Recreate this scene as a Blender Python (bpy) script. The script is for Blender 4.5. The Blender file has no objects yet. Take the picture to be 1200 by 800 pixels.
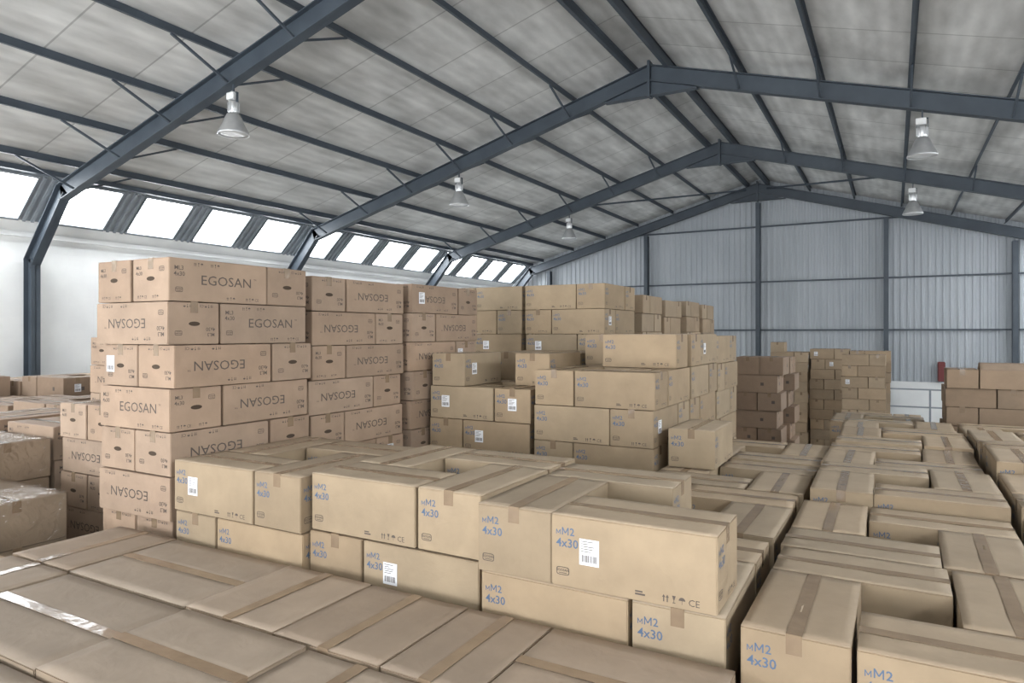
import bpy, bmesh, math, random
import numpy as np
from mathutils import Matrix, Vector, noise
random.seed(7)
S = bpy.context.scene
col = S.collection
PI = math.pi
# ------------------------------------------------------------------ materials
def mat(name, base=(.5,.5,.5), rough=.7, metal=0.0):
    m = bpy.data.materials.new(name); m.use_nodes = True
    b = m.node_tree.nodes['Principled BSDF']
    b.inputs['Base Color'].default_value = (*base, 1)
    b.inputs['Roughness'].default_value = rough
    b.inputs['Metallic'].default_value = metal
    return m
def N(m, t, **k):
    n = m.node_tree.nodes.new(t)
    for a, v in k.items(): setattr(n, a, v)
    return n
def LK(m, a, b): m.node_tree.links.new(a, b)
def bsdf(m): return m.node_tree.nodes['Principled BSDF']
def noisy(m, base, dark, scale=3.0, detail=6, bump=0.15, bscale=60, stretch=None, lo=.35, hi=.7):
    tc = N(m, 'ShaderNodeTexCoord'); mp = N(m, 'ShaderNodeMapping')
    if stretch: mp.inputs['Scale'].default_value = stretch
    LK(m, tc.outputs['Object'], mp.inputs[0])
    n = N(m, 'ShaderNodeTexNoise'); n.inputs['Scale'].default_value = scale; n.inputs['Detail'].default_value = detail
    LK(m, mp.outputs[0], n.inputs[0])
    r = N(m, 'ShaderNodeValToRGB'); r.color_ramp.elements[0].position = lo; r.color_ramp.elements[1].position = hi
    r.color_ramp.elements[0].color = (*dark, 1); r.color_ramp.elements[1].color = (*base, 1)
    LK(m, n.outputs[0], r.inputs[0]); LK(m, r.outputs[0], bsdf(m).inputs['Base Color'])
    if bump:
        n2 = N(m, 'ShaderNodeTexNoise'); n2.inputs['Scale'].default_value = bscale
        LK(m, tc.outputs['Object'], n2.inputs[0])
        b = N(m, 'ShaderNodeBump'); b.inputs['Strength'].default_value = bump; b.inputs['Distance'].default_value = .01
        LK(m, n2.outputs[0], b.inputs['Height']); LK(m, b.outputs[0], bsdf(m).inputs['Normal'])
    return r, mp, tc

def cardboard():
    m = mat('cardboard', rough=.78)
    oi = N(m, 'ShaderNodeObjectInfo'); tc = N(m, 'ShaderNodeTexCoord'); ge = N(m, 'ShaderNodeNewGeometry')
    n = N(m, 'ShaderNodeTexNoise'); n.inputs['Scale'].default_value = 4.5; n.inputs['Detail'].default_value = 7; n.inputs['Roughness'].default_value = .6
    add = N(m, 'ShaderNodeVectorMath', operation='ADD')
    LK(m, tc.outputs['Object'], add.inputs[0]); LK(m, oi.outputs['Location'], add.inputs[1])
    LK(m, add.outputs[0], n.inputs[0])
    r = N(m, 'ShaderNodeMapRange'); r.inputs['From Min'].default_value = .3; r.inputs['From Max'].default_value = .7
    r.inputs['To Min'].default_value = .86; r.inputs['To Max'].default_value = 1.07
    LK(m, n.outputs[0], r.inputs[0])
    r2 = N(m, 'ShaderNodeMapRange'); r2.inputs['To Min'].default_value = .9; r2.inputs['To Max'].default_value = 1.06
    LK(m, ge.outputs['Random Per Island'], r2.inputs[0])
    mu = N(m, 'ShaderNodeMath', operation='MULTIPLY'); LK(m, r.outputs[0], mu.inputs[0]); LK(m, r2.outputs[0], mu.inputs[1])
    vm = N(m, 'ShaderNodeVectorMath', operation='SCALE'); LK(m, oi.outputs['Color'], vm.inputs[0]); LK(m, mu.outputs[0], vm.inputs['Scale'])
    LK(m, vm.outputs[0], bsdf(m).inputs['Base Color'])
    n2 = N(m, 'ShaderNodeTexNoise'); n2.inputs['Scale'].default_value = 7; n2.inputs['Detail'].default_value = 4; n2.inputs['Distortion'].default_value = .6
    LK(m, add.outputs[0], n2.inputs[0])
    b = N(m, 'ShaderNodeBump'); b.inputs['Strength'].default_value = .4; b.inputs['Distance'].default_value = .014
    LK(m, n2.outputs[0], b.inputs['Height']); LK(m, b.outputs[0], bsdf(m).inputs['Normal'])
    return m
CARD = cardboard()
TAPE = mat('packing_tape', (.36,.275,.19), .18)
noisy(TAPE, (.285,.205,.135), (.23,.165,.11), 8, 4, .2, 20)
INKB = mat('blue_ink', (.085,.13,.215), .7)
INKD = mat('dark_ink', (.09,.07,.058), .7)
HOLE = mat('hand_hole_dark', (.06,.04,.025), .9)
PAPER = mat('label_paper', (.80,.81,.84), .5)
FILM = bpy.data.materials.new('stretch_film'); FILM.use_nodes = True
nt = FILM.node_tree; nt.nodes.remove(bsdf(FILM))
tr = N(FILM, 'ShaderNodeBsdfTransparent'); gl = N(FILM, 'ShaderNodeBsdfGlossy'); gl.inputs['Roughness'].default_value = .12
mxs = N(FILM, 'ShaderNodeMixShader'); mxs.inputs[0].default_value = .16
tcf = N(FILM, 'ShaderNodeTexCoord'); nf = N(FILM, 'ShaderNodeTexNoise'); nf.inputs['Scale'].default_value = 9; nf.inputs['Distortion'].default_value = 1.2
bf = N(FILM, 'ShaderNodeBump'); bf.inputs['Strength'].default_value = .8; bf.inputs['Distance'].default_value = .03
LK(FILM, tcf.outputs['Object'], nf.inputs[0]); LK(FILM, nf.outputs[0], bf.inputs['Height']); LK(FILM, bf.outputs[0], gl.inputs['Normal'])
LK(FILM, tr.outputs[0], mxs.inputs[1]); LK(FILM, gl.outputs[0], mxs.inputs[2]); LK(FILM, mxs.outputs[0], nt.nodes['Material Output'].inputs[0])
STEEL = mat('painted_steel', (.055,.072,.09), .5)
noisy(STEEL, (.062,.080,.10), (.045,.058,.075), 2.5, 5, .05, 40)
CEIL = mat('roof_board', (.5,.5,.48), .85)
r, mp, tc = noisy(CEIL, (.83,.83,.81), (.50,.50,.485), 1.5, 10, 0, 20, stretch=(1.8,.6,1), lo=.3, hi=.68)
w = N(CEIL, 'ShaderNodeTexWave', wave_type='BANDS', bands_direction='X'); w.inputs['Scale'].default_value = 1.6
w.inputs['Distortion'].default_value = .15; LK(CEIL, tc.outputs['Object'], w.inputs[0])
bk = N(CEIL, 'ShaderNodeTexBrick'); bk.inputs['Scale'].default_value = 1.0; bk.offset = 0
bk.inputs['Brick Width'].default_value = 1.2; bk.inputs['Row Height'].default_value = 20; bk.inputs['Mortar Size'].default_value = .014
sp = N(CEIL, 'ShaderNodeSeparateXYZ'); LK(CEIL, tc.outputs['Object'], sp.inputs[0])
cb = N(CEIL, 'ShaderNodeCombineXYZ'); LK(CEIL, sp.outputs['Y'], cb.inputs['X']); cb.inputs['Y'].default_value = 5
LK(CEIL, cb.outputs[0], bk.inputs[0])
bk.inputs['Color1'].default_value = (1,1,1,1); bk.inputs['Color2'].default_value = (.86,.86,.86,1); bk.inputs['Mortar'].default_value = (.6,.6,.6,1)
mx = N(CEIL, 'ShaderNodeMix', data_type='RGBA', blend_type='MULTIPLY'); mx.inputs[0].default_value = 1
LK(CEIL, r.outputs[0], mx.inputs[6]); LK(CEIL, bk.outputs[0], mx.inputs[7])
wr = N(CEIL, 'ShaderNodeMapRange'); wr.inputs['To Min'].default_value = .92; wr.inputs['To Max'].default_value = 1.0
LK(CEIL, w.outputs['Fac'], wr.inputs[0])
vs = N(CEIL, 'ShaderNodeVectorMath', operation='SCALE'); LK(CEIL, mx.outputs[2], vs.inputs[0]); LK(CEIL, wr.outputs[0], vs.inputs['Scale'])
LK(CEIL, vs.outputs[0], bsdf(CEIL).inputs['Base Color'])
bp = N(CEIL, 'ShaderNodeBump'); bp.inputs['Strength'].default_value = .15; bp.inputs['Distance'].default_value = .015
LK(CEIL, w.outputs['Fac'], bp.inputs['Height']); LK(CEIL, bp.outputs[0], bsdf(CEIL).inputs['Normal'])
CLAD = mat('grey_cladding', (.42,.46,.50), .7, 0)
noisy(CLAD, (.46,.49,.52), (.39,.42,.45), 1.2, 5, 0, 20, stretch=(1,1,.3))
WALL = mat('white_painted_block', (.78,.79,.78), .8)
r, mp, tc = noisy(WALL, (.88,.89,.88), (.76,.77,.77), .9, 6, 0, 20)
bk = N(WALL, 'ShaderNodeTexBrick'); bk.inputs['Scale'].default_value = 1; bk.inputs['Brick Width'].default_value = .4; bk.inputs['Row Height'].default_value = .2
bk.inputs['Mortar Size'].default_value = .008
sp = N(WALL, 'ShaderNodeSeparateXYZ'); cb = N(WALL, 'ShaderNodeCombineXYZ'); LK(WALL, tc.outputs['Object'], sp.inputs[0])
ad = N(WALL, 'ShaderNodeMath', operation='ADD'); LK(WALL, sp.outputs['X'], ad.inputs[0]); LK(WALL, sp.outputs['Y'], ad.inputs[1])
LK(WALL, ad.outputs[0], cb.inputs['X']); LK(WALL, sp.outputs['Z'], cb.inputs['Y']); LK(WALL, cb.outputs[0], bk.inputs[0])
bp = N(WALL, 'ShaderNodeBump'); bp.inputs['Strength'].default_value = .3; bp.inputs['Distance'].default_value = .012; bp.invert = True
LK(WALL, bk.outputs['Fac'], bp.inputs['Height']); LK(WALL, bp.outputs[0], bsdf(WALL).inputs['Normal'])
FLOOR = mat('concrete_floor', (.42,.42,.41), .6)
noisy(FLOOR, (.50,.50,.49), (.38,.38,.38), .8, 7, .1, 30)
PIER = mat('blue_grey_panel', (.16,.19,.22), .6)
noisy(PIER, (.30,.33,.36), (.22,.245,.27), 2, 4, 0)
GLOW = mat('bright_glazing', (.9,.95,1), .3)
bsdf(GLOW).inputs['Emission Color'].default_value = (.95,.98,1,1); bsdf(GLOW).inputs['Emission Strength'].default_value = 18
ALU = mat('spun_aluminium', (.62,.63,.64), .35, .8)
noisy(ALU, (.76,.77,.78), (.62,.63,.64), 6, 3, .03, 40)
LENS = mat('frosted_lamp_glass', (.75,.76,.76), .25)
WOOD = mat('pallet_wood', (.42,.30,.18), .8)
noisy(WOOD, (.45,.33,.2), (.32,.22,.13), 5, 6, .2, 40)
RED = mat('dark_red_paint', (.17,.03,.03), .5)
# ------------------------------------------------------------------ helpers
def bx(bm, x0,x1,y0,y1,z0,z1, mi=0, M=None):
    vs = [bm.verts.new(M @ Vector(p) if M else p) for p in
          [(x0,y0,z0),(x1,y0,z0),(x1,y1,z0),(x0,y1,z0),(x0,y0,z1),(x1,y0,z1),(x1,y1,z1),(x0,y1,z1)]]
    for f in [(0,3,2,1),(4,5,6,7),(0,1,5,4),(1,2,6,5),(2,3,7,6),(3,0,4,7)]:
        fc = bm.faces.new([vs[i] for i in f]); fc.material_index = mi
def mesh(name, bm, mats):
    me = bpy.data.meshes.new(name); bm.to_mesh(me); bm.free()
    for m in mats: me.materials.append(m)
    return me
def ob(name, me, parent=None):
    o = bpy.data.objects.new(name, me); col.objects.link(o)
    if parent: o.parent = parent
    return o
def tag(o, label=None, cat=None, group=None, kind=None):
    if label: o['label'] = label
    if cat: o['category'] = cat
    if group: o['group'] = group
    if kind: o['kind'] = kind
    return o
def bar(bm, a, b, w, h=None, mi=0):
    a = Vector(a); b = Vector(b); h = h or w; d = b-a
    q = d.to_track_quat('X','Z').to_matrix().to_4x4()
    M = Matrix.Translation(a) @ q
    bx(bm, 0, d.length, -w/2, w/2, -h/2, h/2, mi, M)
def lathe(bm, prof, n=24, mi=0, c=(0,0)):
    rings = []
    for r, z in prof:
        rings.append([bm.verts.new((c[0]+r*math.cos(2*PI*i/n), c[1]+r*math.sin(2*PI*i/n), z)) for i in range(n)])
    for a, b in zip(rings, rings[1:]):
        for i in range(n):
            f = bm.faces.new([a[i], a[(i+1)%n], b[(i+1)%n], b[i]]); f.material_index = mi; f.smooth = True
ORD = ['first','second','third','fourth','fifth','sixth','seventh','eighth','ninth','tenth','eleventh','twelfth','thirteenth','fourteenth','fifteenth']
# ------------------------------------------------------------------ building shell
XL, XR, XC = -13.95, 5.85, -4.05
Y0, Y1 = -11.4, 24.75
ZW = 4.88                                   # top of white wall
XE, ZE = -12.84, 5.93                       # eave line of roof sheet
SL = (8.40-ZE)/(XC-XE)
def zroof(x):
    x = XC-abs(x-XC)
    return ZE+SL*(x-XE)
def mir(x): return 2*XC-x
bm = bmesh.new(); bx(bm, XL-.2, XR+.2, Y0, Y1+.2, -.1, 0); tag(ob('floor', mesh('floor', bm, [FLOOR])), kind='structure')
for nm, f in (('wall_left', lambda x: x), ('wall_right', mir)):
    a, b = sorted((f(XL-.2), f(XL)))
    bm = bmesh.new(); bx(bm, a, b, Y0, Y1, 0, ZW); tag(ob(nm, mesh(nm, bm, [WALL])), kind='structure')
bm = bmesh.new(); bx(bm, XL, XL+.09, Y0, Y1, ZW-.02, ZW+.07); tag(ob('trim_1', mesh('trim', bm, [WALL])), kind='structure')
bm = bmesh.new(); bx(bm, mir(XL+.09), mir(XL), Y0, Y1, ZW-.02, ZW+.07); tag(ob('trim_2', mesh('trim', bm, [WALL])), kind='structure')
for nm, f in (('ceiling', lambda x: x), ('ceiling_right', mir)):
    bm = bmesh.new()
    xa, xb = f(XE-.25), f(XC)
    za, zb = zroof(XE-.25), zroof(XC)
    vs = [bm.verts.new(p) for p in [(xa,Y0,za),(xb,Y0,zb),(xb,Y1,zb),(xa,Y1,za),(xa,Y0,za+.06),(xb,Y0,zb+.06),(xb,Y1,zb+.06),(xa,Y1,za+.06)]]
    for q in [(0,1,2,3),(7,6,5,4),(0,4,5,1),(1,5,6,2),(2,6,7,3),(3,7,4,0)]: bm.faces.new([vs[i] for i in q])
    bmesh.ops.recalc_face_normals(bm, faces=bm.faces)
    tag(ob(nm, mesh(nm, bm, [CEIL])), kind='structure')
# slanted eave band with windows
wn = 0
for side, f in (('left', lambda x: x), ('right', mir)):
    A = Vector((XL,0,ZW+.03)); B = Vector((XE,0,ZE)); D = B-A; nrm = Vector((-D.z,0,D.x)).normalized()
    def sq(bm, y0,y1,s0,s1,t0,t1,mi=0):
        pts = []
        for t in (t0,t1):
            for (y,s) in ((y0,s0),(y1,s0),(y1,s1),(y0,s1)):
                p = A+D*s+nrm*t; pts.append(bm.verts.new((f(p.x), y, p.z)))
        for q in [(0,1,2,3),(7,6,5,4),(0,4,5,1),(1,5,6,2),(2,6,7,3),(3,7,4,0)]:
            fc = bm.faces.new([pts[i] for i in q]); fc.material_index = mi
    wb, wt = .22, .90
    bm = bmesh.new()
    sq(bm, Y0, Y1, -.02, wb, 0, .08, 1); sq(bm, Y0, Y1, wt, 1.02, 0, .08, 0)
    ys = [6.63+.70+1.5*k for k in range(-12, 12)]
    ww = .53
    prev = Y0
    for yc in ys:
        if yc-ww > prev:
            sq(bm, prev, yc-ww, wb, wt, 0, .08, 0)
            k = prev+.06
            while k < yc-ww-.05:
                sq(bm, k, k+.05, wb, wt, -.04, .0, 0); k += .14
        prev = yc+ww
    sq(bm, prev, Y1, wb, wt, 0, .08, 0)
    bmesh.ops.recalc_face_normals(bm, faces=bm.faces)
    tag(ob('wall_'+side+'_upper', mesh('eave_band', bm, [PIER, WALL])), kind='structure')
    for yc in ys:
        wn += 1
        bm = bmesh.new()
        sq(bm, yc-ww, yc-ww+.025, wb, wt, -.03, .06); sq(bm, yc+ww-.025, yc+ww, wb, wt, -.03, .06)
        sq(bm, yc-ww+.025, yc+ww-.025, wb, wb+.03, -.03, .06); sq(bm, yc-ww+.025, yc+ww-.025, wt-.03, wt, -.03, .06)
        bmesh.ops.recalc_face_normals(bm, faces=bm.faces)
        fr = tag(ob('window_%d' % wn, mesh('window_frame', bm, [PIER])), kind='structure')
        bm = bmesh.new(); sq(bm, yc-ww+.025, yc+ww-.025, wb+.03, wt-.03, .02, .04); bmesh.ops.recalc_face_normals(bm, faces=bm.faces)
        ob('pane', mesh('pane', bm, [GLOW]), fr)
# gable cladding (real ribs)
def gable(name, y, sgn):
    bm = bmesh.new(); x = XL; prevs = None
    pitch = .19
    prof = [(0,0),(.06,0),(.085,.028),(.14,.028),(.165,0)]
    xs = []
    while x < XR:
        for dx, dy in prof: xs.append((x+dx, dy))
        x += pitch
    def top(xx):
        if xx < XE: return ZW+(ZE-ZW)*(xx-XL)/(XE-XL)
        if xx > mir(XE): return ZW+(ZE-ZW)*(mir(xx)-XL)/(XE-XL)
        return zroof(xx)
    for xx, dy in xs:
        xx = min(xx, XR)
        a = bm.verts.new((xx, y-sgn*dy, 1.58)); b = bm.verts.new((xx, y-sgn*dy, top(xx)))
        if prevs: bm.faces.new([prevs[0], a, b, prevs[1]])
        prevs = (a, b)
    tag(ob(name, mesh(name, bm, [CLAD])), kind='structure')
gable('wall_far', Y1, 1)
bm = bmesh.new(); bx(bm, XL, XR, Y1-.08, Y1+.2, 0, 1.58); tag(ob('wall_far_base', mesh('dwarf_wall', bm, [WALL])), kind='structure')
bm = bmesh.new()
bx(bm, XL, -9.5, Y0-.2, Y0, 0, 8.4); bx(bm, 1.4, XR, Y0-.2, Y0, 0, 8.4); bx(bm, -9.5, 1.4, Y0-.2, Y0, 6.2, 8.4)
tag(ob('wall_back', mesh('wall_back', bm, [WALL])), kind='structure')
# ------------------------------------------------------------------ steel frames
def ibeam(bm, p0, p1, dep, fl, y, ext0=0, ext1=0):
    p0 = Vector((p0[0],0,p0[1])); p1 = Vector((p1[0],0,p1[1])); d = (p1-p0).normalized()
    p0 -= d*ext0; p1 += d*ext1
    n = Vector((-d.z,0,d.x)); L = (p1-p0).length
    M = Matrix(((d.x,0,n.x,p0.x),(0,1,0,y),(d.z,0,n.z,p0.z),(0,0,0,1)))
    bx(bm, 0,L,-.006,.006,-dep/2,dep/2,0,M)
    bx(bm, 0,L,-fl/2,fl/2,dep/2-.014,dep/2,0,M); bx(bm, 0,L,-fl/2,fl/2,-dep/2,-dep/2+.014,0,M)
PX = [-12.3+1.32*i for i in range(7)]
KB, KT = (-13.78, 4.40), (-12.76, zroof(-12.76)-.38)
AP = (XC, 8.04)
def frame(y, label, braces=True):
    root = tag(ob('portal_frame', None), label, 'roof frame', 'dark steel portal frames'); root.location = (XC, y, 0)
    inv = Matrix.Translation((-XC, -y, 0))
    def part(nm, bm):
        bm.transform(inv); bmesh.ops.recalc_face_normals(bm, faces=bm.faces); ob(nm, mesh(nm, bm, [STEEL]), root)
    for f in (lambda x: x, mir):
        bm = bmesh.new(); ibeam(bm, (f(KB[0]),0), (f(KB[0]),KB[1]), .26, .16, y, 0, .06); part('column', bm)
        bm = bmesh.new(); ibeam(bm, (f(KB[0]),KB[1]), (f(KT[0]),KT[1]), .28, .16, y, .05, .08); part('knee', bm)
        bm = bmesh.new(); ibeam(bm, (f(KT[0]),KT[1]), (f(AP[0]),AP[1]), .30, .16, y, .06, 0); part('rafter', bm)
        bm = bmesh.new(); bx(bm, f(KB[0])-.2, f(KB[0])+.2, y-.15, y+.15, 0, .02); part('base_plate', bm)
        if braces:
            for px in PX[:-1]:
                for s in (-1,1):
                    zr = zroof(px); bm = bmesh.new()
                    bar(bm, (f(px), y+s*.06, zr-.50), (f(px), y+s*.95, zr-.13), .032); part('fly_brace', bm)
    bm = bmesh.new()
    for s in (-1,1):
        vs = [bm.verts.new((XC+s*q[0], y+q[2], q[1])) for q in [(0,7.60,-.008),(.9,7.60+.05,-.008),(.95,7.68,-.008),(0,8.0,-.008)]]
        vs2 = [bm.verts.new((v.co.x, y+.008, v.co.z)) for v in vs]
        bm.faces.new(vs); bm.faces.new(vs2[::-1])
        for i in range(4): bm.faces.new([vs[i], vs2[i], vs2[(i+1)%4], vs[(i+1)%4]])
    bx(bm, XC-.9, XC+.9, y-.08, y+.08, 7.60, 7.615)
    bx(bm, XC-.025, XC+.025, y-.1, y+.1, 7.58, 8.26)
    part('apex_haunch', bm)
frame(6.63, 'nearest dark steel roof frame, its rafter crossing the upper left corner')
frame(12.63, 'second steel roof frame, lamps at both sides of its apex')
frame(18.63, 'third steel roof frame, just before the gable wall')
frame(24.4, 'last steel roof frame against the corrugated gable wall', False)
frame(.63, 'steel roof frame above and beside the camera position')
frame(-5.37, 'steel roof frame behind the camera position')
for side, f in (('left', lambda x: x), ('right', mir)):
    for i, px in enumerate(PX):
        bm = bmesh.new(); zt = zroof(px); x = f(px)
        s = 1 if side == 'left' else -1
        bx(bm, x-.004, x+.004, Y0, Y1-.1, zt-.125, zt-.01); bx(bm, min(x,x+s*.042), max(x,x+s*.042), Y0, Y1-.1, zt-.133, zt-.125)
        bx(bm, min(x,x-s*.04), max(x,x-s*.04), Y0, Y1-.1, zt-.03, zt-.02)
        if i == 6: bx(bm, x-.035, x+.035, Y0, Y1-.1, zt-.22, zt-.05)
        o = ob('purlin', mesh('purlin', bm, [STEEL]))
        tag(o, 'long dark steel purlin, %s up from the %s eave' % (ORD[i], side), 'purlin', 'roof purlins')
for side, f in (('left', lambda x: x), ('right', mir)):
    bm = bmesh.new(); x = f(XE+.02); bx(bm, x-.05, x+.05, Y0, Y1-.1, ZE-.10, ZE-.01)
    tag(ob('eave_beam', mesh('eave_beam', bm, [STEEL])), 'dark steel eave beam above the %s row of windows' % side, 'beam')
for k, (a, b, t) in enumerate([((-8.34,18.7),(-4.4,24.2),'left slope, rising toward the ridge'),
                               ((.24,18.7),(-3.7,24.2),'right slope, rising toward the ridge')]):
    bm = bmesh.new(); bar(bm, (a[0],a[1],zroof(a[0])-.34), (b[0],b[1],zroof(b[0])-.34), .05)
    tag(ob('brace_rod', mesh('brace_rod', bm, [STEEL])), 'thin diagonal roof brace in the last bay, '+t, 'brace')
for x, t in ((-12.0,'leftmost'),(-8.0,'left, beside the tall boxes'),(-4.05,'central, under the ridge'),(-.2,'right of the ridge'),(3.1,'rightmost')):
    bm = bmesh.new(); zt = zroof(x)-.60
    if x == -4.05: zt = 7.56
    bx(bm, x-.07, x+.07, Y1-.30, Y1-.285, 0, zt); bx(bm, x-.07, x+.07, Y1-.115, Y1-.10, 0, zt); bx(bm, x-.008, x+.008, Y1-.285, Y1-.115, 0, zt)
    tag(ob('gable_post', mesh('gable_post', bm, [STEEL])), 'dark vertical steel post on gable wall, '+t, 'post', 'gable posts')
for z, xa, xb, t in ((3.2,XL,XR,'lowest, at box top height'),(4.85,XL,XR,'middle'),(6.75,-9.2,1.1,'uppermost, near the ridge')):
    bm = bmesh.new(); bx(bm, xa, xb, Y1-.098, Y1-.0285, z-.025, z+.025)
    tag(ob('girt', mesh('girt', bm, [STEEL])), 'horizontal steel girt on gable cladding, '+t, 'girt', 'gable girts')
r0 = tag(ob('guard_rail', None), 'grey steel guard rail in front of the far gable wall', 'railing'); r0.location = (1.0, 22.5, 0)
for x in (-1.3,-.1,1.1,2.3):
    bm = bmesh.new(); bx(bm, x-.025,x+.025,-.025,.025,0,1.5); ob('post', mesh('rail_post', bm, [PIER]), r0)
for z in (1.0,1.5):
    bm = bmesh.new(); bx(bm, -1.35,2.35,-.02,.02,z-.02,z+.02); ob('rail', mesh('rail', bm, [PIER]), r0)
bm = bmesh.new(); bx(bm, -.10,.10,-.1,.1,0,.60); bmesh.ops.bevel(bm, geom=bm.edges, offset=.02, segments=2, affect='EDGES')
bx(bm, -.07,.07,-.115,-.1,.06,.54)
o = ob('wall_cabinet', mesh('wall_cabinet', bm, [RED])); o.location = (1.28, Y1-.14, 1.62)
tag(o, 'small dark red cabinet on the gable wall right of the post', 'cabinet')
# ------------------------------------------------------------------ high bay lamps
def lamp_meshes():
    bm = bmesh.new()
    lathe(bm, [(.075,.33),(.10,.32),(.13,.26),(.165,.17),(.215,.07),(.235,.02),(.238,0),(.23,0),(.205,.07),(.155,.17),(.12,.255),(.09,.31)], 32)
    refl = mesh('reflector', bm, [ALU])
    bm = bmesh.new(); lathe(bm, [(0,.012),(.12,.006),(.225,.012),(.225,.022),(0,.025)], 28); lens = mesh('lamp_lens', bm, [LENS])
    bm = bmesh.new(); lathe(bm, [(0,.33),(.07,.33),(.078,.35),(.078,.50),(.07,.53),(0,.53)], 24)
    for k in range(10):
        a = k*PI/5; M = Matrix.Rotation(a,4,'Z'); bx(bm, .07,.092,-.004,.004,.36,.5,0,M)
    hous = mesh('ballast_housing', bm, [ALU])
    bm = bmesh.new(); bx(bm, -.09,-.08,-.02,.02,.5,.66); bx(bm, .08,.09,-.02,.02,.5,.66); bx(bm,-.09,.09,-.02,.02,.65,.66)
    bx(bm, -.012,.012,-.012,.012,.66,.80); brk = mesh('bracket', bm, [STEEL])
    bm = bmesh.new(); bx(bm, -.10,.06,-.06,.06,.55,.66); bmesh.ops.bevel(bm, geom=bm.edges, offset=.008, segments=1, affect='EDGES')
    jb = mesh('control_box', bm, [LENS])
    for me in (refl, lens, hous, brk, jb): me.transform(Matrix.Scale(.92, 4))
    return [('reflector',refl),('lens',lens),('ballast_housing',hous),('bracket',brk),('control_box',jb)]
LM = lamp_meshes()
for x, y, t in ((-8.3,6.63,'nearest left one, on the first rafter'),(-8.4,12.63,'middle one of the left row'),(-8.45,18.63,'farthest of the left row'),
                (.4,12.63,'nearer of the right pair'),(.4,18.63,'farther of the right pair')):
    l = tag(ob('high_bay_lamp', None), 'bell shaped aluminium high bay lamp, '+t, 'lamp', 'high bay lamps')
    l.location = (x, y, zroof(x)-.52-.735)
    for nm, me in LM: ob(nm, me, l)
# ------------------------------------------------------------------ printed cartons
_gl = {}
def glyph(s, bold=0.0):
    if (s,bold) in _gl: return _gl[(s,bold)]
    cu = bpy.data.curves.new('t','FONT'); cu.body = s; cu.size = 1; cu.resolution_u = 2; cu.offset = bold
    o = bpy.data.objects.new('t', cu); col.objects.link(o); dg = bpy.context.evaluated_depsgraph_get(); dg.update()
    me = bpy.data.meshes.new_from_object(o.evaluated_get(dg))
    V = [(v.co.x, v.co.y) for v in me.vertices]; F = [tuple(p.vertices) for p in me.polygons]
    bpy.data.objects.remove(o); bpy.data.curves.remove(cu); bpy.data.meshes.remove(me)
    x0 = min(v[0] for v in V); y0 = min(v[1] for v in V); x1 = max(v[0] for v in V); y1 = max(v[1] for v in V)
    V = [((x-x0)/(y1-y0), (y-y0)/(y1-y0)) for x, y in V]
    _gl[(s,bold)] = (V, F, (x1-x0)/(y1-y0)); return _gl[(s,bold)]
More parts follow.
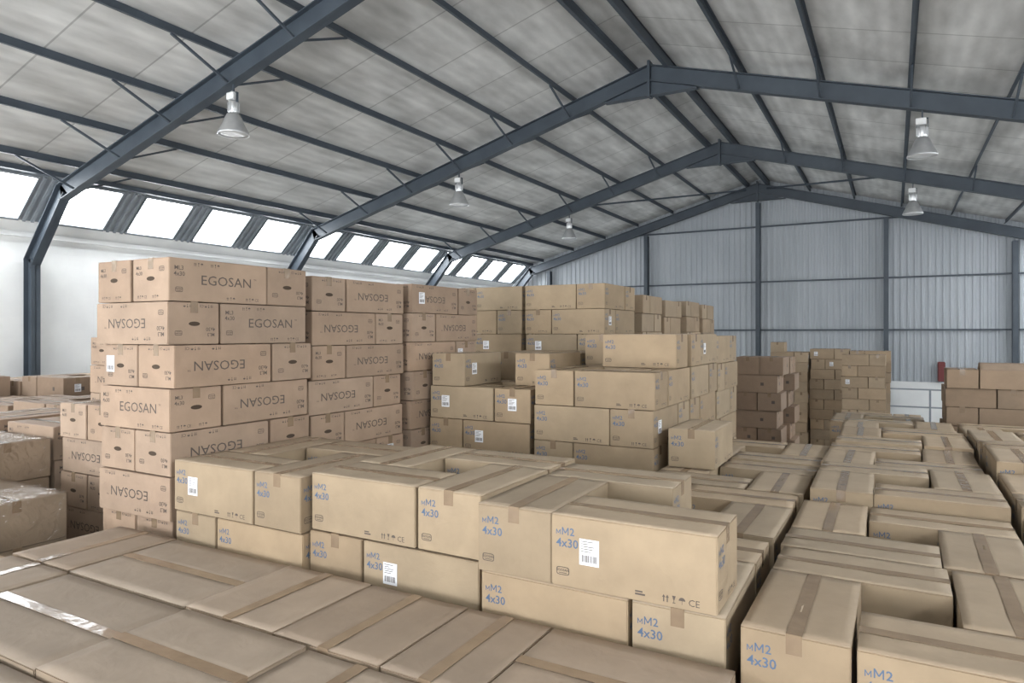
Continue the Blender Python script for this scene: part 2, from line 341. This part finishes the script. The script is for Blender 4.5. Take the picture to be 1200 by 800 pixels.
class Face:
    def __init__(s, bm, k, L, W, H, flip):
        s.bm = bm; s.w = L if k < 2 else W; s.h = H; s.flip = flip
        e = .0008
        s.o, s.u = {0:(Vector((-L/2,-W/2-e,0)),Vector((1,0,0))), 1:(Vector((L/2,W/2+e,0)),Vector((-1,0,0))),
                    2:(Vector((L/2+e,-W/2,0)),Vector((0,1,0))), 3:(Vector((-L/2-e,W/2,0)),Vector((0,-1,0)))}[k]
    def P(s, x, y):
        if s.flip: x, y = s.w-x, s.h-y
        return s.o+s.u*x+Vector((0,0,y))
    def poly(s, pts, mi):
        try: f = s.bm.faces.new([s.bm.verts.new(s.P(*p)) for p in pts]); f.material_index = mi
        except ValueError: pass
    def rect(s, x0,y0,x1,y1,mi): s.poly([(x0,y0),(x1,y0),(x1,y1),(x0,y1)], mi)
    def strokes(s, segs, x, y, h, t, mi):
        for (ax,ay,bx_,by) in segs:
            a = Vector((ax,ay)); b = Vector((bx_,by)); d = (b-a); n = Vector((-d.y,d.x)).normalized()*t/2/h
            s.poly([(x+p.x*h, y+p.y*h) for p in (a-n, b-n, b+n, a+n)], mi)
    def bigM(s, x, y, h, mi):
        s.strokes([(.06,0,.06,1),(.88,0,.88,1),(.06,.97,.47,.25),(.88,.97,.47,.25)], x, y, h, h*.14, mi)
        return x+h*.97
    def text(s, t, x, y, h, mi, bold=.0, wide=1.0, center=False):
        V, F, w = glyph(t, bold)
        if center: x -= w*h*wide/2
        vs = [s.bm.verts.new(s.P(x+a*h*wide, y+b*h)) for a, b in V]
        for f in F:
            try: fc = s.bm.faces.new([vs[i] for i in f]); fc.material_index = mi
            except ValueError: pass
        return x+w*h*wide
    def logo(s, x, y, w, h, mi):
        n = 20; a = []; b = []
        for i in range(n):
            t = 2*PI*i/n; c, d = math.cos(t), math.sin(t)
            c = math.copysign(abs(c)**.45, c); d = math.copysign(abs(d)**.45, d)
            a.append((x+w/2*c, y+h/2*d)); b.append((x+(w/2-.003)*c, y+(h/2-.003)*d))
        for i in range(n): s.poly([a[i],a[(i+1)%n],b[(i+1)%n],b[i]], mi)
        s.text('EGOSAN', x, y-h*.05, h*.3, mi, .02, center=True)
        s.rect(x-w*.3, y-h*.28, x+w*.3, y-h*.2, mi)
    def icons(s, x, y, h, mi, ce=True):
        for k in range(2):
            cx = x+k*h*.5; s.rect(cx-.08*h, y, cx+.08*h, y+.6*h, mi); s.poly([(cx-.22*h,y+.6*h),(cx+.22*h,y+.6*h),(cx,y+h)], mi)
        x += h*1.4
        s.poly([(x-.25*h,y+h),(x-.08*h,y+.45*h),(x+.08*h,y+.45*h),(x+.25*h,y+h)], mi); s.rect(x-.04*h,y+.1*h,x+.04*h,y+.45*h,mi); s.rect(x-.2*h,y,x+.2*h,y+.1*h,mi)
        x += h*1.1
        s.poly([(x+.45*h*math.cos(t*PI/8), y+.5*h+.45*h*math.sin(t*PI/8)) for t in range(9)], mi); s.rect(x-.03*h,y,x+.03*h,y+.5*h,mi)
        x += h*1.1
        if ce: s.text('CE', x-.2*h, y, h*.9, mi, .0)
def sizes(F, H):
    x = F.bigM(.022, H-.085, .021, 1); x = F.bigM(x+.006, H-.085, .031, 1); F.text('2', x+.005, H-.085, .031, 1, .012)
    F.text('4x30', .022, H-.135, .036, 1, .012)
def make_body(L, W, H, typ, flip):
    bm = bmesh.new(); bx(bm, -L/2,L/2,-W/2,W/2,0,H-.006)
    bmesh.ops.bevel(bm, geom=list(bm.edges), offset=.004, segments=2, affect='EDGES')
    for k in range(4):
        F = Face(bm, k, L, W, H, flip)
        if typ == 'M':
            sizes(F, H)
            F.logo(.052, .062, .058, .034, 2)
            if k < 2: F.icons(F.w-.20, .018, .028, 2); F.rect(.36,.024,.40,.031,2); F.rect(.36,.035,.39,.041,2)
            elif k == 2: F.icons(F.w-.17, .018, .024, 2)
        elif typ == 'E':
            if k < 2:
                F.text('EGOSAN', F.w*.56, H*.40, .060, 2, 0, 1.15, center=True)
                F.text('TM', F.w*.56+.21, H*.40+.05, .012, 2)
                F.text('ML3', .035, H-.075, .026, 2, .01); F.text('4x30', .03, H-.112, .027, 2, .01)
                F.logo(.065, .07, .05, .032, 2)
                F.icons(F.w-.32, .016, .021, 2, False); F.icons(F.w-.17, .016, .021, 2)
                F.icons(.17, H-.045, .021, 2, False); F.icons(.29, H-.045, .021, 2, False)
            else:
                F.text('ML3', .035, H-.07, .022, 2, .01); F.text('4x30', .03, H-.105, .024, 2, .01)
                F.logo(W-.07, H-.07, .05, .03, 2); F.icons(.05, .018, .019, 2); F.icons(.20, .018, .019, 2, False)
                cy = H*.52
                F.poly([(W/2+.04*math.cos(t*PI/8), cy+.014*math.sin(t*PI/8)) for t in range(16)], 3)
        elif typ == 'G':
            sizes(F, H)
        elif typ == 'R' and k in (0,2):
            F.rect(F.w*.6, H*.4, F.w*.6+.05, H*.4+.05, 2)
    return mesh('carton_body', bm, [CARD, INKB, INKD, HOLE])
def make_flap(L, W, seed, amp=.004):
    bm = bmesh.new(); nx, ny = 12, 5; g = []
    for j in range(ny+1):
        row = []
        for i in range(nx+1):
            x = -L/2+.001+(L-.002)*i/nx; y = (W/2-.002)*j/ny
            z = .003+amp*noise.noise(Vector((x*5+seed*7, y*7, seed)))*(j/ny)
            row.append(bm.verts.new((x,y,z)))
        g.append(row)
    for j in range(ny):
        for i in range(nx):
            f = bm.faces.new([g[j][i],g[j][i+1],g[j+1][i+1],g[j+1][i]]); f.smooth = True
    bmesh.ops.extrude_face_region(bm, geom=list(bm.faces))
    for row in g:
        for v in row: v.co.z = min(v.co.z-.003, .0015)
    bmesh.ops.recalc_face_normals(bm, faces=bm.faces)
    return mesh('carton_flap', bm, [CARD])
def make_tape(L, W, H, down=.07):
    bm = bmesh.new(); t = .0008; hw = .026
    bx(bm, -L/2,L/2,-hw,hw,H-.0015,H+.0002)
    bx(bm, L/2,L/2+t,-hw,hw,H-down,H-.0003); bx(bm, -L/2-t,-L/2,-hw,hw,H-down,H-.0003)
    return mesh('packing_tape', bm, [TAPE])
def make_film(L, W, H):
    bm = bmesh.new(); e = .006
    bx(bm, -L/2-e,L/2+e,-W/2-e,W/2+e,.01,H+.006)
    for f in [f for f in bm.faces if f.calc_center_median().z < .02]: bm.faces.remove(f)
    return mesh('stretch_film', bm, [FILM])
def make_sticker():
    bm = bmesh.new(); w, h = .085, .105
    bx(bm, -w/2,w/2,-h/2,h/2,0,.0006, 0)
    rs = random.Random(3)
    x = -w/2+.008
    while x < w/2-.01:
        d = rs.choice((.0012,.002,.003)); bx(bm, x,x+d,-.04,-.012,.0006,.0009,1); x += d+rs.choice((.0012,.002,.0026))
    for k in range(5):
        y = .044-k*.010; bx(bm, -w/2+.008, -w/2+.008+rs.uniform(.03,.065), y-.003, y, .0006,.0009,1)
    return mesh('shipping_label', bm, [PAPER, INKD])
STK = make_sticker()
BIG = 'GHJK'
TY = {}
for k, (Lp, Wp, H, typ, flip) in {'M':(.685,.365,.295,'M',False), 'E':(.74,.37,.265,'E',False), 'F':(.74,.37,.265,'E',True),
                                  'R':(.67,.38,.295,'R',False), 'S':(.56,.33,.25,'N',False), 'T':(.50,.32,.22,'N',False),
                                  'G':(.91,.60,.295,'G',False), 'H':(.60,.545,.295,'G',False), 'J':(.60,.40,.295,'G',False), 'K':(.72,.60,.295,'G',False)}.items():
    q = .008 if k in BIG else .012
    L, W = Lp-q, Wp-q
    TY[k] = dict(Lp=Lp, Wp=Wp, H=H, L=L, W=W, body=make_body(L, W, H, typ, flip),
                 flaps=[make_flap(L, W, s, .003 if k in BIG else .004) for s in range(4)], tape=make_tape(L, W, H), film=make_film(L, W, H))
COLR = {'M':(.365,.275,.178), 'E':(.385,.275,.195), 'F':(.385,.275,.195), 'R':(.30,.21,.145), 'S':(.36,.27,.18), 'T':(.27,.19,.125)}
for k in BIG: COLR[k] = (.35,.265,.185)
# ------------------------------------------------------------------ stack layout
BOX = []
PAL = []
def lay_pin(t, p):
    L, W = TY[t]['Lp'], TY[t]['Wp']; s = L+W
    if p == 0: return [(L/2,W/2,0,'front left'),(s-W/2,L/2,90,'front right'),(s-L/2,s-W/2,0,'back right'),(W/2,s-L/2,90,'back left')]
    return [(s-L/2,W/2,0,'front right'),(W/2,L/2,90,'front left'),(L/2,s-W/2,0,'back left'),(s-W/2,s-L/2,90,'back right')]
def lay_brick(t, p):
    L, W = TY[t]['Lp'], TY[t]['Wp']
    if p == 0: return [(W/2,L/2,90,'front left'),(W*1.5,L/2,90,'front right'),(W,L+W/2,0,'rear crosswise')]
    return [(W,W/2,0,'front crosswise'),(W/2,W+L/2,90,'rear left'),(W*1.5,W+L/2,90,'rear right')]
def lay_pair(t, p):
    L, W = TY[t]['Lp'], TY[t]['Wp']
    if p == 0: return [(W/2,L/2,90,'left'),(W*1.5,L/2,90,'right')]
    return [(L/2,W/2,0,'near'),(L/2,W*1.5,0,'far')]
def lay_long(t, p): return [(TY[t]['Wp']/2, TY[t]['Lp']/2, 90, '')]
def lay_wide(t, p): return [(TY[t]['Lp']/2, TY[t]['Wp']/2, 0, '')]
LAY = {'pin':lay_pin, 'brick':lay_brick, 'pair':lay_pair, 'long':lay_long, 'wide':lay_wide}
SIZE = {'pin':lambda t:(TY[t]['Lp']+TY[t]['Wp'],)*2, 'brick':lambda t:(TY[t]['Lp'],TY[t]['Lp']+TY[t]['Wp']), 'pair':lambda t:(TY[t]['Lp'],)*2,
        'long':lambda t:(TY[t]['Wp'],TY[t]['Lp']), 'wide':lambda t:(TY[t]['Lp'],TY[t]['Wp'])}
LOOK = {'M':'blue printed tan carton', 'E':'brown lettered carton', 'F':'brown lettered carton', 'R':'plain brown carton', 'S':'small tan carton', 'T':'small brown carton',
        'G':'very wide carton', 'H':'squarish carton', 'J':'narrow carton', 'K':'wide carton'}
def stack(desc, x0, y0, t, pat, ztop, p=0, extra=(), group=None, skip=(), open_=(), jit=.005, low=0.0, up=(), film=False):
    H = TY[t]['H']; n = int((ztop-.08)/H); base = ztop-n*H
    sx, sy = SIZE[pat](t)
    PAL.append((x0, y0, sx, sy, base))
    layers = [(-1, extra)] if extra else []
    for k in range(n): layers.append((k, None))
    rs = random.Random(int(round(x0*100))*7919+int(round(y0*100)))
    for k, idx in layers:
        L = LAY[pat](t, (p+k) % 2)
        z = ztop-(k+1)*H
        dx = rs.uniform(-jit, jit)+(low if k > 0 else 0); dy = rs.uniform(-jit, jit)
        for i, (cx, cy, rot, pw) in enumerate(L):
            if idx is not None and i not in idx: continue
            if k == 0 and i in skip: continue
            top = (k == -1) or (k == 0) or (k == 1 and bool(skip))
            if k == -1: lw = 'extra layer on'
            else: lw = ('top' if k == 0 else ORD[k])+' layer of'
            tt = t
            if t == 'F': tt = 'F' if rs.random() < .85 else 'E'
            if (k, i) in up: tt = 'E'
            BOX.append(dict(x=x0+cx+dx, y=y0+cy+dy, z=z, rot=rot, t=tt, top=top and not (extra and k == 0), k=k, i=i, opn=(k,i) in open_, film=film and k == 0,
                            stk=desc, label=', '.join(q for q in (LOOK[t], pw, lw+' '+desc) if q), group=group or 'stacked cartons'))
gm = 'cartons of the middle row'
stack('left block in middle row', -3.72, 2.54, 'M','pin', 2.355, 0, group=gm, low=.02, jit=.01)
stack('middle block in middle row', -2.66, 2.59, 'M','pin', 2.375, 0, group=gm, low=0, jit=.01)
stack('right block in middle row', -1.60, 2.53, 'M','pin', 2.36, 1, skip=(3,), group=gm, low=.012, jit=.008)
for i, x in enumerate((-3.72,-2.66,-1.59)):
    stack(('left','middle','right')[i]+' block in second row', x+.01*i, 3.66, 'M','pin', (2.065,2.09,2.065)[i], i%2, group='cartons of the second row')
stack('low block beside the lone box', -1.55, 4.73, 'M','pin', 2.065, 0, group='low cartons behind the middle row')
stack('low block behind the lone box', -1.54, 5.80, 'M','pin', 2.075, 1, group='low cartons behind the middle row')
g = 'low cartons on the right'
for i, (y, z, p) in enumerate([(2.50,2.065,1),(3.57,2.065,0),(4.65,2.13,1),(5.72,2.12,1),(6.79,2.14,0),(7.86,2.11,1)]):
    stack('%s block of the right column' % ('nearest' if i == 0 else ORD[i]), -.485+(.015,-.0,.02,-.005,.015,0)[i], y, 'M','pin', z, p, group=g, jit=.008)
for i, (y, z, p) in enumerate([(3.57,2.08,1),(4.64,2.15,0),(5.71,2.22,1),(6.78,2.18,0),(7.85,2.12,1)]):
    stack('%s block along the right edge' % ('nearest' if i == 0 else ORD[i]), .61, y, 'M','pin', z, p, group=g, jit=.008)
gr = 'raised cartons at the right'
stack('raised pile at right before the gable', .52, 9.45, 'T','pin', 2.46, 0, extra=(0,1,3), open_=((-1,0),), group=gr, jit=.02)
stack('second raised pile at far right', 1.38, 9.6, 'T','pin', 2.44, 1, extra=(0,2), group=gr, jit=.02)
stack('third raised pile at far right', 2.25, 9.5, 'T','pin', 2.46, 1, extra=(0,1), group=gr, jit=.02)
stack('low pile before the guard rail', -.7, 9.4, 'M','pin', 2.0, 0, group=g)
stack('low pile beyond the right field', -.7, 10.6, 'M','pin', 1.9, 1, group=g)
g = 'cartons of the tall left stacks'
stack('nearest tall left stack', -4.52, 2.57, 'F','brick', 3.56, 0, group=g, jit=.024, up=((0,1),(1,2)))
stack('second tall left stack', -4.57, 3.75, 'F','brick', 3.535, 1, group=g, jit=.024)
stack('third tall left stack', -4.53, 4.94, 'F','brick', 3.55, 0, group=g, jit=.024)
g = 'cartons left of the tall stacks'
stack('short stack left of tall stack', -5.68, 2.93, 'F','pair', 2.56, 0, group=g)
stack('pale stack left behind tall stack', -6.75, 3.75, 'F','brick', 3.06, 0, group=g)
stack('stack hidden beside pale stack', -5.9, 3.8, 'F','brick', 2.9, 1, group=g)
g = 'cartons of the centre stacks'
stack('left centre stack', -3.74, 5.15, 'M','pin', 2.62, 0, extra=(1,3), group=g, jit=.014)
stack('front centre stack', -2.66, 5.12, 'M','pin', 2.795, 1, extra=(2,), group=g, jit=.014)
stack('left centre stack, second back', -3.74, 6.24, 'M','pin', 2.9, 1, group=g, jit=.014)
stack('centre stack behind front one', -2.66, 6.22, 'M','pin', 3.09, 1, group=g, jit=.014)
stack('rearmost centre stack', -2.66, 7.32, 'M','pin', 3.07, 0, group=g, jit=.014)
g = 'cartons of the tall back stacks'
stack('tall left back stack', -5.04, 7.40, 'M','pin', 3.68, 1, group=g, jit=.012)
stack('tall back stack behind centre', -3.95, 7.40, 'M','pin', 3.68, 0, group=g, jit=.012)
stack('first small-box stack further back', -3.84, 8.9, 'S','pin', 3.62, 1, group=g, jit=.015)
stack('second small-box stack further back', -3.84, 9.95, 'S','pin', 3.59, 0, group=g, jit=.015)
stack('third small-box stack further back', -3.80, 11.0, 'S','pin', 3.62, 1, group=g, jit=.015)
stack('last small-box stack further back', -3.80, 12.05, 'S','pin', 3.60, 1, group=g, jit=.015)
g = 'cartons of the distant stacks'
stack('narrow brown distant stack', -2.34, 11.9, 'R','pair', 2.70, 0, group=g, jit=.02)
stack('brown distant stack behind it', -2.30, 13.1, 'R','pair', 2.66, 1, group=g, jit=.02)
stack('left tan distant stack', -2.75, 18.4, 'S','pin', 2.62, 0, extra=(1,), group=g, jit=.02)
stack('middle tan distant stack', -1.83, 18.6, 'S','pin', 2.70, 0, group=g, jit=.02)
stack('right tan distant stack', -1.05, 17.3, 'S','pin', 2.36, 1, extra=(0,1), group=g, jit=.02)
stack('tan distant stack behind it', -.95, 18.6, 'S','pin', 2.66, 1, group=g, jit=.02)
# foreground: broad low cartons of mixed widths in rows
g = 'low cartons in the foreground'
rz = random.Random(5)
for r_, (yb, seq, nm) in enumerate([(1.895,'KJHHGHG','back'),(1.285,'GHKGHGH','second'),(.675,'HGHGKHG','third'),(.065,'KHGGHKG','nearest')]):
    x = -.485
    for i, t in enumerate(seq):
        pat = 'wide' if t in 'GK' else 'long'
        w_ = SIZE[pat](t)[0]; x -= w_
        if x < -4.75 and r_ == 0: break
        stack('%s stack from right, %s foreground row' % (ORD[i], nm), x, yb, t, pat, 1.905+rz.uniform(-.012,.014), 0, group=g, jit=.001)
g = 'low cartons at the left'
stack('raised left-edge stack beside the foreground', -5.72, 1.93, 'G','wide', 2.04, 0, group=g, film=True)
stack('low stack beyond the left-edge stack', -6.66, 2.30, 'G','wide', 2.28, 0, group=g, film=True)
stack('outer raised stack at left edge', -6.66, 1.66, 'G','wide', 2.10, 0, group=g)
stack('block behind the left edge', -6.50, 2.93, 'E','pair', 2.36, 1, group=g)
stack('block further behind left edge', -7.4, 2.95, 'E','pair', 2.36, 0, group=g)
for i in range(5):
    for j in range(3):
        x = -12.9+i*1.12; y = 3.85+j*1.15
        z = [2.42,2.30,2.5,2.36,2.24][(i*2+j*3)%5]
        stack('%s pile from wall, %s left row' % (ORD[i], ('front','middle','rear')[j]), x, y, 'R','pin', z, (i+j)%2, group=g)
BOX.append(dict(x=-1.35, y=5.54, z=2.07, rot=90, t='M', top=True, k=0, i=0, opn=False, film=False, stk='lone', label='lone tan carton standing on the low block right of centre stacks', group='low cartons behind the middle row'))
# ------------------------------------------------------------------ visibility (picks which cartons the photograph shows)
th = math.atan(447/800); fw = np.array([-math.sin(th), math.cos(th), 0]); rt = np.array([math.cos(th), math.sin(th), 0]); up = np.array([0,0,1.])
CAM = np.array([0,0,3.1]); GW, GH = 450, 300
uu = ((np.arange(GW)+.5)/GW*1200-600)/800; vv = (390-(np.arange(GH)+.5)/GH*800)/800
depth = np.full((GH,GW), 1e9); idm = np.full((GH,GW), -1, dtype=int)
for n, b in enumerate(BOX):
    t = TY[b['t']]; hx, hy = (t['L']/2, t['W']/2) if b['rot'] == 0 else (t['W']/2, t['L']/2)
    lo = np.array([b['x']-hx, b['y']-hy, b['z']])-CAM; hi = np.array([b['x']+hx, b['y']+hy, b['z']+t['H']])-CAM
    cs = np.array([[(lo,hi)[i][0],(lo,hi)[j][1],(lo,hi)[k][2]] for i in (0,1) for j in (0,1) for k in (0,1)])
    d = cs@fw
    if d.max() < .1: continue
    if d.min() < .1: a0,a1,b0,b1 = 0,GW,0,GH
    else:
        px = (600+800*(cs@rt)/d)/1200*GW; py = (390-800*cs[:,2]/d)/800*GH
        a0,a1,b0,b1 = max(0,int(px.min())),min(GW,int(px.max())+2),max(0,int(py.min())),min(GH,int(py.max())+2)
    if a0 >= a1 or b0 >= b1: continue
    U, V = np.meshgrid(uu[a0:a1], vv[b0:b1])
    D = fw[None,None,:]+U[...,None]*rt+V[...,None]*up
    D = np.where(np.abs(D) < 1e-9, 1e-9, D)
    t1 = lo/D; t2 = hi/D
    tn = np.minimum(t1,t2).max(-1); tf = np.maximum(t1,t2).min(-1)
    hit = (tn < tf) & (tn > .05) & (tn < depth[b0:b1,a0:a1])
    depth[b0:b1,a0:a1][hit] = tn[hit]; idm[b0:b1,a0:a1][hit] = n
cnt = np.bincount(idm[idm >= 0], minlength=len(BOX))
order = sorted([i for i in range(len(BOX)) if cnt[i] >= 2], key=lambda i: -cnt[i])
print('BOXES', len(BOX), 'visible', len(order), 'count300', cnt[order[min(299,len(order)-1)]])
ind = set(order[:300])
# ------------------------------------------------------------------ build individual cartons
def build(b, px, seed):
    rs = random.Random(seed); t = TY[b['t']]; H = t['H']; G = b['t'] in BIG
    r = ob('cardboard_box', None); tag(r, b['label'], 'cardboard box', b['group'])
    j = .001 if G else .003
    r.location = (b['x']+rs.uniform(-j,j), b['y']+rs.uniform(-j,j), b['z'])
    half = rs.random() < .5 and b['k'] != 0
    ang = math.radians(b['rot'] + (180 if half else 0)) + rs.uniform(-.012,.012)*(.4 if G else 1.5 if b['top'] else .7)
    r.rotation_euler = (0,0,ang)
    c0 = COLR[b['t']]; v = rs.uniform(.88,1.1); w = rs.uniform(-.05,.05)
    c = (c0[0]*v, c0[1]*v*(1+w*.5), c0[2]*v*(1+w), 1)
    o = ob('body', t['body'], r); o.color = c
    if b['top']:
        for s in (0,1):
            f = ob('flap', rs.choice(t['flaps']), r); f.color = (c[0]*.96, c[1]*.99, c[2]*1.07, 1)
            lift = (rs.uniform(0,.004) if G else rs.uniform(0,.010)) if not b['opn'] else .55
            f.location = (0, (-1,1)[s]*(t['W']/2-.001), H-.0062); f.rotation_euler = (lift,0,PI*s)
    if not b['opn']: ob('tape', t['tape'], r)
    if b['film']: ob('stretch_film', t['film'], r)
    force = b.get('sticker')
    want = force or (b['group'] != gm and rs.random() < (.5 if b['t'] in 'FE' else .25))
    if want and px >= 25 and b['t'] not in 'GHJKT':
        for face in (rs.sample((0,1,2,3),4)):
            na = {0:-PI/2,1:PI/2,2:0,3:PI}[face]+ang
            wx, wy = math.cos(na), math.sin(na)
            if wy < -.8: break
            if wx > .8 and not force: break
        fw_ = t['L'] if face < 2 else t['W']
        if face >= 2 and rs.random() < .5 and not force: return
        u = (.25 if face < 2 else .5)*fw_; vz = H*.52
        if b['t'] == 'F' : u = .2*fw_
        e = .0012
        pos, zr = {0:((-t['L']/2+u,-t['W']/2-e,vz),0), 1:((t['L']/2-u,t['W']/2+e,vz),PI), 2:((t['L']/2+e,-t['W']/2+u,vz),PI/2), 3:((-t['L']/2-e,t['W']/2-u,vz),-PI/2)}[face]
        s = ob('shipping_label', STK, r); s.location = pos; s.rotation_euler = (PI/2,0,zr)
for n in order[:300]:
    b = BOX[n]
    if (b['stk'],b['k'],b['i']) in (('right block in middle row',0,0),('left block in middle row',0,0),('middle block in middle row',1,0)): b['sticker'] = True
    build(b, cnt[n], n+11)
V = []; F = []; MI = []
for n, b in enumerate(BOX):
    if n in ind: continue
    t = TY[b['t']]; hx, hy = (t['L']/2, t['W']/2) if b['rot'] == 0 else (t['W']/2, t['L']/2)
    def addb(x0,x1,y0,y1,z0,z1,mi):
        k = len(V); V.extend([(x0,y0,z0),(x1,y0,z0),(x1,y1,z0),(x0,y1,z0),(x0,y0,z1),(x1,y0,z1),(x1,y1,z1),(x0,y1,z1)])
        for f in [(0,3,2,1),(4,5,6,7),(0,1,5,4),(1,2,6,5),(2,3,7,6),(3,0,4,7)]: F.append(tuple(k+i for i in f)); MI.append(mi)
    x, y, z = b['x'], b['y'], b['z']
    addb(x-hx,x+hx,y-hy,y+hy,z+.001,z+t['H']-.003,0)
    if b['top']:
        if b['rot'] == 0: addb(x-hx,x+hx,y-.025,y+.025,z+t['H']-.0029,z+t['H']-.001,1)
        else: addb(x-.025,x+.025,y-hy,y+hy,z+t['H']-.0029,z+t['H']-.001,1)
me = bpy.data.meshes.new('carton_pile'); me.from_pydata(V, [], F); me.materials.append(CARD); me.materials.append(TAPE)
me.polygons.foreach_set('material_index', MI); me.update()
o = ob('cardboard_box_pile', me); o.color = (.33,.245,.16,1)
tag(o, 'brown cartons filling the lower layers under and behind the visible boxes', 'cardboard boxes', kind='stuff')
bm = bmesh.new()
for x, y, sx, sy, b in PAL:
    if b < .03: continue
    for k in range(3):
        q = x+.03+(sx-.16)*k/2; bx(bm, q, q+.1, y+.02, y+sy-.02, 0, b-.022)
    for k in range(5):
        q = y+.02+(sy-.14)*k/4; bx(bm, x+.01, x+sx-.01, q, q+.1, b-.022, b-.001)
tag(ob('wooden_pallets', mesh('pallets', bm, [WOOD])), 'wooden pallets under the stacks of cartons', 'pallets', kind='stuff')
# ------------------------------------------------------------------ light
W = bpy.data.worlds.new('World'); S.world = W; W.use_nodes = True
W.node_tree.nodes['Background'].inputs[0].default_value = (.85,.92,1,1); W.node_tree.nodes['Background'].inputs[1].default_value = 1.5
def area(name, loc, rot, sx, sy, p, c=(1,1,1)):
    l = bpy.data.lights.new(name,'AREA'); l.shape = 'RECTANGLE'; l.size = sx; l.size_y = sy; l.energy = p; l.color = c
    o = bpy.data.objects.new(name, l); col.objects.link(o); o.location = loc; o.rotation_euler = rot
area('rear_fill_light', (-4.05, Y0+.4, 3.0), (PI/2+.3,0,0), 10.5, 5.6, 2300, (.96,.98,1))  # added fill behind the camera, tilted up to brighten carton fronts and ceiling
# ------------------------------------------------------------------ camera
c = bpy.data.cameras.new('Camera'); c.lens = 24; c.sensor_width = 36; c.shift_y = -10/1200; c.clip_start = .05
co = bpy.data.objects.new('Camera', c); col.objects.link(co); co.location = (0,0,3.1); co.rotation_euler = (PI/2,0,th)
S.camera = co
S.view_settings.view_transform = 'Standard'
